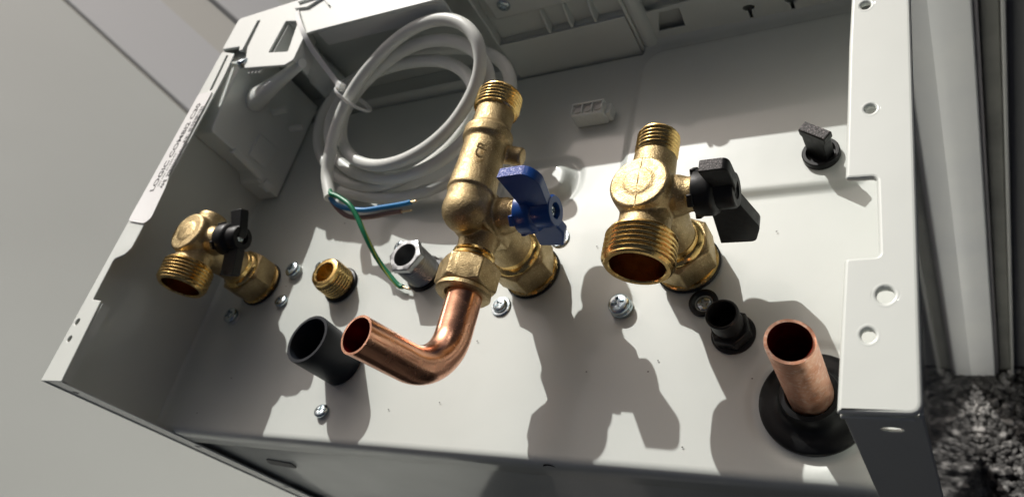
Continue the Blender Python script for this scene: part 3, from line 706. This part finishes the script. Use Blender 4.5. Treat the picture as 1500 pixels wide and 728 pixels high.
# ------------------------------------------------------------------ cable
CPTS = [(0.1001, 0.1317, 0.027), (0.0924, 0.1465, 0.029), (0.0918, 0.1578, 0.033), (0.0941, 0.1716, 0.038), (0.1011, 0.1852, 0.044), (0.11, 0.1934, 0.049), (0.1211, 0.2027, 0.053), (0.1356, 0.2109, 0.058), (0.1552, 0.2143, 0.063), (0.1748, 0.213, 0.065), (0.1903, 0.2058, 0.064), (0.2006, 0.1957, 0.06), (0.2018, 0.1856, 0.053), (0.1968, 0.1784, 0.046), (0.1921, 0.1688, 0.043), (0.1809, 0.1605, 0.036), (0.1658, 0.1514, 0.0325), (0.1438, 0.1492, 0.0275), (0.1246, 0.1498, 0.0255), (0.1054, 0.1569, 0.0255), (0.0923, 0.1691, 0.0275), (0.0895, 0.1811, 0.0325), (0.0924, 0.1933, 0.036), (0.1047, 0.1987, 0.042), (0.1182, 0.2052, 0.046), (0.1338, 0.2118, 0.05), (0.1546, 0.2117, 0.054), (0.1749, 0.2075, 0.055), (0.1923, 0.1982, 0.053), (0.2007, 0.1892, 0.048), (0.2027, 0.1788, 0.042), (0.1987, 0.1688, 0.036), (0.1905, 0.1561, 0.0315), (0.174, 0.1487, 0.0255), (0.1515, 0.1453, 0.0205), (0.125, 0.1461, 0.0175), (0.0971, 0.1555, 0.0165), (0.076, 0.171, 0.0185), (0.0693, 0.1852, 0.0235), (0.0734, 0.1974, 0.0295), (0.0854, 0.2062, 0.0355), (0.1009, 0.213, 0.038), (0.1227, 0.2121, 0.042), (0.1473, 0.2087, 0.044), (0.1646, 0.2057, 0.043), (0.1797, 0.1976, 0.04), (0.1899, 0.1834, 0.0375), (0.1887, 0.1725, 0.0315), (0.1781, 0.1616, 0.0245), (0.1606, 0.1553, 0.0185), (0.1389, 0.1488, 0.0145), (0.1156, 0.1455, 0.0115), (0.0876, 0.1537, 0.0105), (0.0602, 0.172, 0.01), (0.046, 0.1939, 0.013), (0.0485, 0.2114, 0.019), (0.0639, 0.2244, 0.025), (0.0912, 0.2298, 0.031), (0.1266, 0.2293, 0.035), (0.1609, 0.2214, 0.038), (0.188, 0.213, 0.037), (0.2049, 0.1999, 0.034), (0.2077, 0.1823, 0.029), (0.2009, 0.1664, 0.022), (0.1855, 0.154, 0.015), (0.1653, 0.1448, 0.01), (0.1403, 0.1388, 0.008), (0.1127, 0.1423, 0.0075), (0.0829, 0.1524, 0.0075)]
def smooth_pts(P, it=2):
    P = [Vector(p) for p in P]
    for _ in range(it):
        Q = P[:]
        for i in range(2, len(P) - 1): Q[i] = P[i] * .5 + (P[i - 1] + P[i + 1]) * .25
        P = Q
    return P
ct = thing('coiled_cable', 'coiled thick grey-white mains cable with three bare-ended cores, leaning on the rear edge', 'cable', (0.13, 0.18, 0.0))
cp = catmull(smooth_pts(CPTS, 1), 6)
bm = bmesh.new(); sweep(bm, cp, .00345, 20); obj('outer_sheath', bm, CABLE, ct, 60)

def core(name, pts, strand, material, r=.0014):
    bm = bmesh.new(); sweep(bm, catmull(pts, 5), r, 12)
    o = obj(name, bm, material, ct, 60)
    bm = bmesh.new(); a, b = Vector(strand[0]), Vector(strand[1]); d = (b - a).normalized()
    for k in range(5):
        q = 2 * math.pi * k / 5; off = Vector((0, math.cos(q), math.sin(q))) * .0004
        n = 6; Pp = [a - d * .001 + (b - a) * (j / n) * 1.05 + Vector((0, math.cos(q + j * .9), math.sin(q + j * .9))) * .0004 for j in range(n + 1)]
        sweep(bm, Pp, .00034, 6)
    obj('bare_strands', bm, STRAND, o, 60)
    return o
core('blue_core', [(0.0962, 0.1392, 0.0285), (0.0995, 0.1339, 0.028), (0.1006, 0.1309, 0.026), (0.108, 0.1268, 0.024), (0.1224, 0.1243, 0.022), (0.1358, 0.1253, 0.021), (0.1496, 0.1259, 0.021), (0.1548, 0.1266, 0.021)], [(0.1548, 0.1266, 0.021), (0.1592, 0.127, 0.021)], WBLUE)
core('brown_core', [(0.0965, 0.1385, 0.0265), (0.0984, 0.1346, 0.0265), (0.1019, 0.1289, 0.024), (0.1115, 0.1227, 0.02), (0.125, 0.1222, 0.018), (0.14, 0.1233, 0.018), (0.1474, 0.1234, 0.018)], [(0.1474, 0.1234, 0.018), (0.1548, 0.1234, 0.018)], WBROWN)
GP = [(0.0985, 0.1370, 0.0285), (0.1024, 0.1324, 0.0295), (0.1081, 0.1302, 0.029), (0.1184, 0.1242, 0.028), (0.1242, 0.1176, 0.025), (0.1292, 0.1097, 0.021), (0.1345, 0.1007, 0.014), (0.1401, 0.0939, 0.008), (0.1487, 0.0866, 0.004), (0.1519, 0.0855, 0.0035)]
gc = core('green_core', GP, [(0.1519, 0.0855, 0.0035), (0.1575, 0.0840, 0.003)], WGREEN)
bm = bmesh.new(); gp = catmull(GP, 8); n = len(gp)
# yellow stripe slowly winding round the green core
SP = []
for i in range(6, n):
    T = (gp[min(i + 1, n - 1)] - gp[i - 1]).normalized(); a_, u_, v_ = frame(T); q = i * .10 + 2.4
    SP.append(gp[i] + (u_ * math.cos(q) + v_ * math.sin(q)) * .00112)
sweep(bm, SP, .00038, 8); obj('yellow_stripe', bm, WYEL, gc, 60)

# cable tie
t = thing('cable_tie', 'white nylon cable tie from the bracket window down to the coiled cable', 'cable tie', (0.083, 0.211, 0.068))
def strap(name, pts, wd, th, nrm=(0, 0, 1)):
    P = catmull(pts, 6); bm = bmesh.new(); prev = None; n = len(P); nrm = Vector(nrm)
    for i in range(n):
        T = (P[min(i + 1, n - 1)] - P[max(i - 1, 0)]).normalized(); s_ = T.cross(nrm).normalized(); u_ = s_.cross(T)
        ring = [bm.verts.new(P[i] + s_ * a * wd / 2 + u_ * b * th / 2) for a, b in ((-1, -1), (1, -1), (1, 1), (-1, 1))]
        if prev:
            for k in range(4): bm.faces.new((prev[k], ring[k], ring[(k + 1) % 4], prev[(k + 1) % 4]))
        else: bm.faces.new(ring[::-1])
        prev = ring
    bm.faces.new(prev)
    return obj(name, bm, NYLON, t, 40)
strap('strap', [(0.0600, 0.2450, 0.0722), (0.0668, 0.2360, 0.0748), (0.0745, 0.2255, 0.0745), (0.0800, 0.2175, 0.0722), (0.0840, 0.2110, 0.066), (0.0886, 0.2055, 0.0595), (0.0941, 0.1994, 0.053), (0.0975, 0.1955, 0.050)], .0030, .0010)
lp = []; td = Vector((.02, .0175, .009)).normalized(); e1 = td.cross(Vector((0, 0, 1))).normalized(); e2 = td.cross(e1)
for k in range(25):
    q = 2 * math.pi * k / 24
    lp.append(Vector((0.1035, 0.1905, 0.0415)) + e1 * .0092 * math.cos(q) + e2 * .0118 * math.sin(q))
bm = bmesh.new(); sweep(bm, lp, .0012, 8, cap=False, squash=(1.2, .6)); obj('strap_loop', bm, NYLON, t, 40)
bm = bmesh.new(); box(bm, -.0028, .0028, -.0024, .0024, -.002, .002)
bmesh.ops.transform(bm, matrix=Matrix.Translation((0.0985, 0.1950, 0.0495)) @ Matrix.Rotation(-.7, 4, 'Z') @ Matrix.Rotation(.4, 4, 'X'), verts=bm.verts); obj('lock_head', bm, NYLON, t, 30, .0004)

# ------------------------------------------------------------------ white plastic bracket along the rear edge
br = thing('plastic_bracket', 'white plastic edge bracket with square window at the rear left corner', 'bracket', (0.09, 0.235, H))
ZB = H + 0.0006
sheet2d('top_plate', rounded([(0.0268, .2235, .0006), (0.0335, .2075, .0004), (0.0352, .2040, .0003), (0.0735, .1968, .0012), (0.0790, .1995, .001), (0.0785, .2205, .001), (0.0860, .2208, .0006), (0.1780, .2175, .0008), (0.1860, .2345, .0008), (0.3930, .2360, .0006), (0.3930, .2567, .0006), (0.0, .2567, .003), (0.0, .2290, .0006), (0.0180, .2265, .0004), (0.0195, .2225, .0006), (0.0225, .2225, .0006), (0.0222, .2480, .0012), (0.0254, .2480, .0012)], .0006),
        [rounded([(0.0515, .2125), (0.0700, .2085), (0.0655, .2350), (0.0530, .2385)], .0008)], ZB, 0.0018, 0.0004, PLAST, br)
# skirts
bm = bmesh.new()
def wallseg(bm, a, b, z0, z1, th):
    a, b = Vector((*a, 0)), Vector((*b, 0)); d = (b - a).normalized(); n_ = Vector((-d.y, d.x, 0)) * th
    q = [a, b, b + n_, a + n_]
    prism(bm, [(v.x, v.y) for v in q], (0, 0, (z0 + z1) / 2), (1, 0, 0), (0, 1, 0), (0, 0, 1), z1 - z0)
wallseg(bm, (0.0861, .2210), (0.1778, .2178), 0.0600, H - 0.0014, .0015); obj('front_skirt', bm, PLAST, br, 30, .0003)
bm = bmesh.new(); wallseg(bm, (0.0780, .1998), (0.0775, .2200), 0.0580, H - 0.0014, -.0014) if False else wallseg(bm, (0.0785, .2000), (0.0778, .2205), 0.0590, H - 0.0014, .0014); obj('side_skirt', bm, PLAST, br, 30, .0003)
bm = bmesh.new()
for a, b in (((0.0522, .2140), (0.0536, .2375)), ((0.0650, .2350), (0.0537, .2383)), ((0.0698, .2100), (0.0653, .2345))):
    wallseg(bm, a, b, 0.0560, H - 0.0014, -.0010)
obj('window_wall', bm, PLAST, br, 30)
bm = bmesh.new(); wallseg(bm, (0.0225, .2230), (0.0222, .2480), 0.0640, H - 0.0014, .0009); obj('slot_wall', bm, PLAST, br, 30)
# saw teeth under the edge
for k in range(4):
    xx = 0.0385 + k * .0034
    bm = bmesh.new(); prism(bm, [(-.0016, 0), (.0016, 0), (0, -.0030)], (xx, .2035 - k * .0006, H - .0022), (1, 0, 0), (0, 1, 0), (0, 0, 1), .0014); obj('tooth', bm, PLAST, br, 30)
# moulded ribs on the sunlit strip
for (a, b) in (((.058, .2465), (.0700, .2440)), ((.058, .2520), (.0860, .2520)), ((.0900, .2400), (.0780, .2530)), ((.0700, .2440), (.0860, .2520))):
    bm = bmesh.new(); wallseg(bm, a, b, ZB, ZB + .0016, .0009); obj('rib', bm, PLAST, br, 30, .0002)
# zinc screw in the bracket corner
put_screw(0.0300, 0.2105, H + .0002, 1.05, br, .4, (-.5, .25))

# milky housing on the left side
hs = thing('milky_housing', 'translucent white moulded housing in the shaded rear left corner', 'housing', (0.01, 0.19, 0.0))
bm = bmesh.new()
prism(bm, rounded([(.1660, .0630, .003), (.1660, .0240, .002), (.1600, .0200, .002), (.1600, .0010, .001), (.2380, .0010, .001), (.2380, .0640, .003), (.2200, .0665, .003)], .002), (.0095, 0, 0), (0, 1, 0), (0, 0, 1), (1, 0, 0), .0165)
obj('housing_shell', bm, POLY, hs, 30, .0016, 3)
bm = bmesh.new(); prism(bm, rounded([(.1700, .034), (.1700, .0180), (.1880, .0160), (.1880, .0330)], .001), (.0180, 0, 0), (0, 1, 0), (0, 0, 1), (1, 0, 0), .0020); obj('raised_panel', bm, POLY, hs, 30, .0006)
bm = bmesh.new(); sweep(bm, [(.0170, .1660, .0440), (.0180, .1645, .0300), (.0184, .1630, .0190)], .0024, 16); obj('edge_bead', bm, POLY, hs, 60)
bm = bmesh.new(); sweep(bm, [(.0165, .1625, .0150), (.0180, .1610, .0090)], .0036, 16); obj('foot_peg', bm, POLY, hs, 60)
bm = bmesh.new(); sweep(bm, catmull([(.0150, .2080, .0440), (.0320, .2010, .0520), (.0560, .2005, .0600), (.0800, .2020, .0665)], 6), [.0100 - .0066 * k / 18 for k in range(19)], 20, squash=(1, .75)); obj('spout_arm', bm, POLY, hs, 60)
bm = bmesh.new(); lathe(bm, (.0470, .2360, 0), (0, 0, 1), [(0, 0), (.0095, 0), (.0095, .030), (.0085, .0315), (.0085, .050), (0, .050)], 32); obj('round_column', bm, POLY, hs, 50)
for k, (a, b) in enumerate(((.0215, .0160), (.0215, .0330))):
    bm = bmesh.new(); lathe(bm, (a, .2050, b), (1, 0, 0), [(0, 0), (.0020, 0), (.0020, .012), (0, .012)], 16); obj('peg', bm, POLY, hs, 40)

# terminal block
tb = thing('terminal_block', 'small white plastic terminal block with three wire entries on the shaded plate', 'terminal block', (0.2440, 0.1805, 0))
bx0, by0 = 0.2325, 0.1790
bm = bmesh.new(); box(bm, bx0, bx0 + .0180, by0, by0 + .0065, 0.0004, .0095); obj('body', bm, PLAST, tb, 30, .0006, 3)
boxobj('back_flange', (bx0 + .0165, bx0 + .0205, by0 + .0012, by0 + .0080, .0004, .0068), PLAST, tb, .0006)
boxobj('rear_wall', (bx0, bx0 + .0180, by0 + .0066, by0 + .0080, .0004, .0110), PLAST, tb, .0005)
for k in range(4): boxobj('divider', (bx0 + .0002 + k * .0056, bx0 + .0010 + k * .0056, by0 + .0010, by0 + .0066, .0096, .0110), PLAST, tb, .0003)
for k in range(3):
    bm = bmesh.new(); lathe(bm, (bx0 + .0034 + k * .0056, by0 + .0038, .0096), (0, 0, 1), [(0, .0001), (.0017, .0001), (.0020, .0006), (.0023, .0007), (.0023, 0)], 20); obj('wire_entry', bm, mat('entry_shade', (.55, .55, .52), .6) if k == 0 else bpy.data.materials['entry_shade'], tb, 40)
for k in range(5): boxobj('grip_rib', (bx0 + .0030 + k * .0030, bx0 + .0036 + k * .0030, by0 - .0003, by0, .0015, .0085), PLAST, tb)

# ------------------------------------------------------------------ rating label
lb = thing('rating_label', 'white printed rating label with model lettering on the left rim flange', 'label', (0.012, 0.14, H))
lo = [(0.0012, .0960, .002), (0.0180, .0925, .002), (0.0222, .0955, .003), (0.0200, .1180, .002), (0.0160, .1300, .002), (0.0150, .1900, .002), (0.0018, .1900, .002)]
sheet2d('label_sheet', rounded(lo, .002), [], H + .0009, .0004, .0001, LABELM, lb)
def text(s, x, y, size, length, name='lettering', bold=0.0):
    """reads along +Y, tops towards -X, stretched to the given length"""
    cu = bpy.data.curves.new(name, 'FONT'); cu.body = s; cu.size = size; cu.extrude = 0.00004; cu.resolution_u = 3; cu.offset = bold
    to = bpy.data.objects.new('tmp', cu); COL.objects.link(to)
    dg = bpy.context.evaluated_depsgraph_get(); me = bpy.data.meshes.new_from_object(to.evaluated_get(dg))
    bpy.data.objects.remove(to); bpy.data.curves.remove(cu); me.name = name
    wx = max(v.co.x for v in me.vertices)
    me.transform(Matrix.Translation((x, y, H + .00096)) @ Matrix.Rotation(math.pi / 2, 4, 'Z') @ Matrix.Diagonal((length / wx, 1, 1, 1)))
    return finish(name, me, INK, lb)
text('LOGIC COMBI2 C30', 0.0102, 0.1150, .0050, .0660, bold=.00011)
text('GC No: 47-349-94', 0.0130, 0.1180, .0019, .024)
text('AHJ  22B30601042108', 0.0172, 0.1165, .0033, .0340, bold=.00012)
bm = bmesh.new(); yy = .1500
while yy < .1770:
    wd = random.choice([.00025, .0005, .0007]); 
    if not (.1560 < yy < .1580): box(bm, .0122 if yy > .158 else .0132, .0155, yy, yy + wd, H + .00092, H + .00099)
    yy += wd + random.choice([.0004, .0006, .0009])
obj('barcode', bm, INK, lb, 30)

# specks of dust on the plate
for k, (x, y) in enumerate([(0.3385, 0.1046), (0.0884, 0.1331), (0.2577, 0.1037), (0.2053, 0.0557), (0.2647, 0.0411), (0.1938, 0.0247), (0.1654, 0.0202), (0.0603, 0.0917), (0.1975, 0.1259), (0.292, 0.0416), (0.3099, 0.0116), (0.0311, 0.0124), (0.0469, 0.0336), (.2955, .0465), (.3335, .0395)]):
    bm = bmesh.new(); bmesh.ops.create_icosphere(bm, subdivisions=1, radius=.00045, matrix=Matrix.Translation((x, y, .0006)) @ Matrix.Diagonal((1, .6, .4, 1)))
    if k == 0: dust = bm
    else:
        me_ = bpy.data.meshes.new('x'); bm.to_mesh(me_); dust.from_mesh(me_); bpy.data.meshes.remove(me_); bm.free()
o = obj('dust_speck', dust, SOIL, None, 60, loc=(.2, .07, 0)); tag(o, 'fine dark dust specks scattered over the sunlit white base plate', 'dust', kind='stuff')
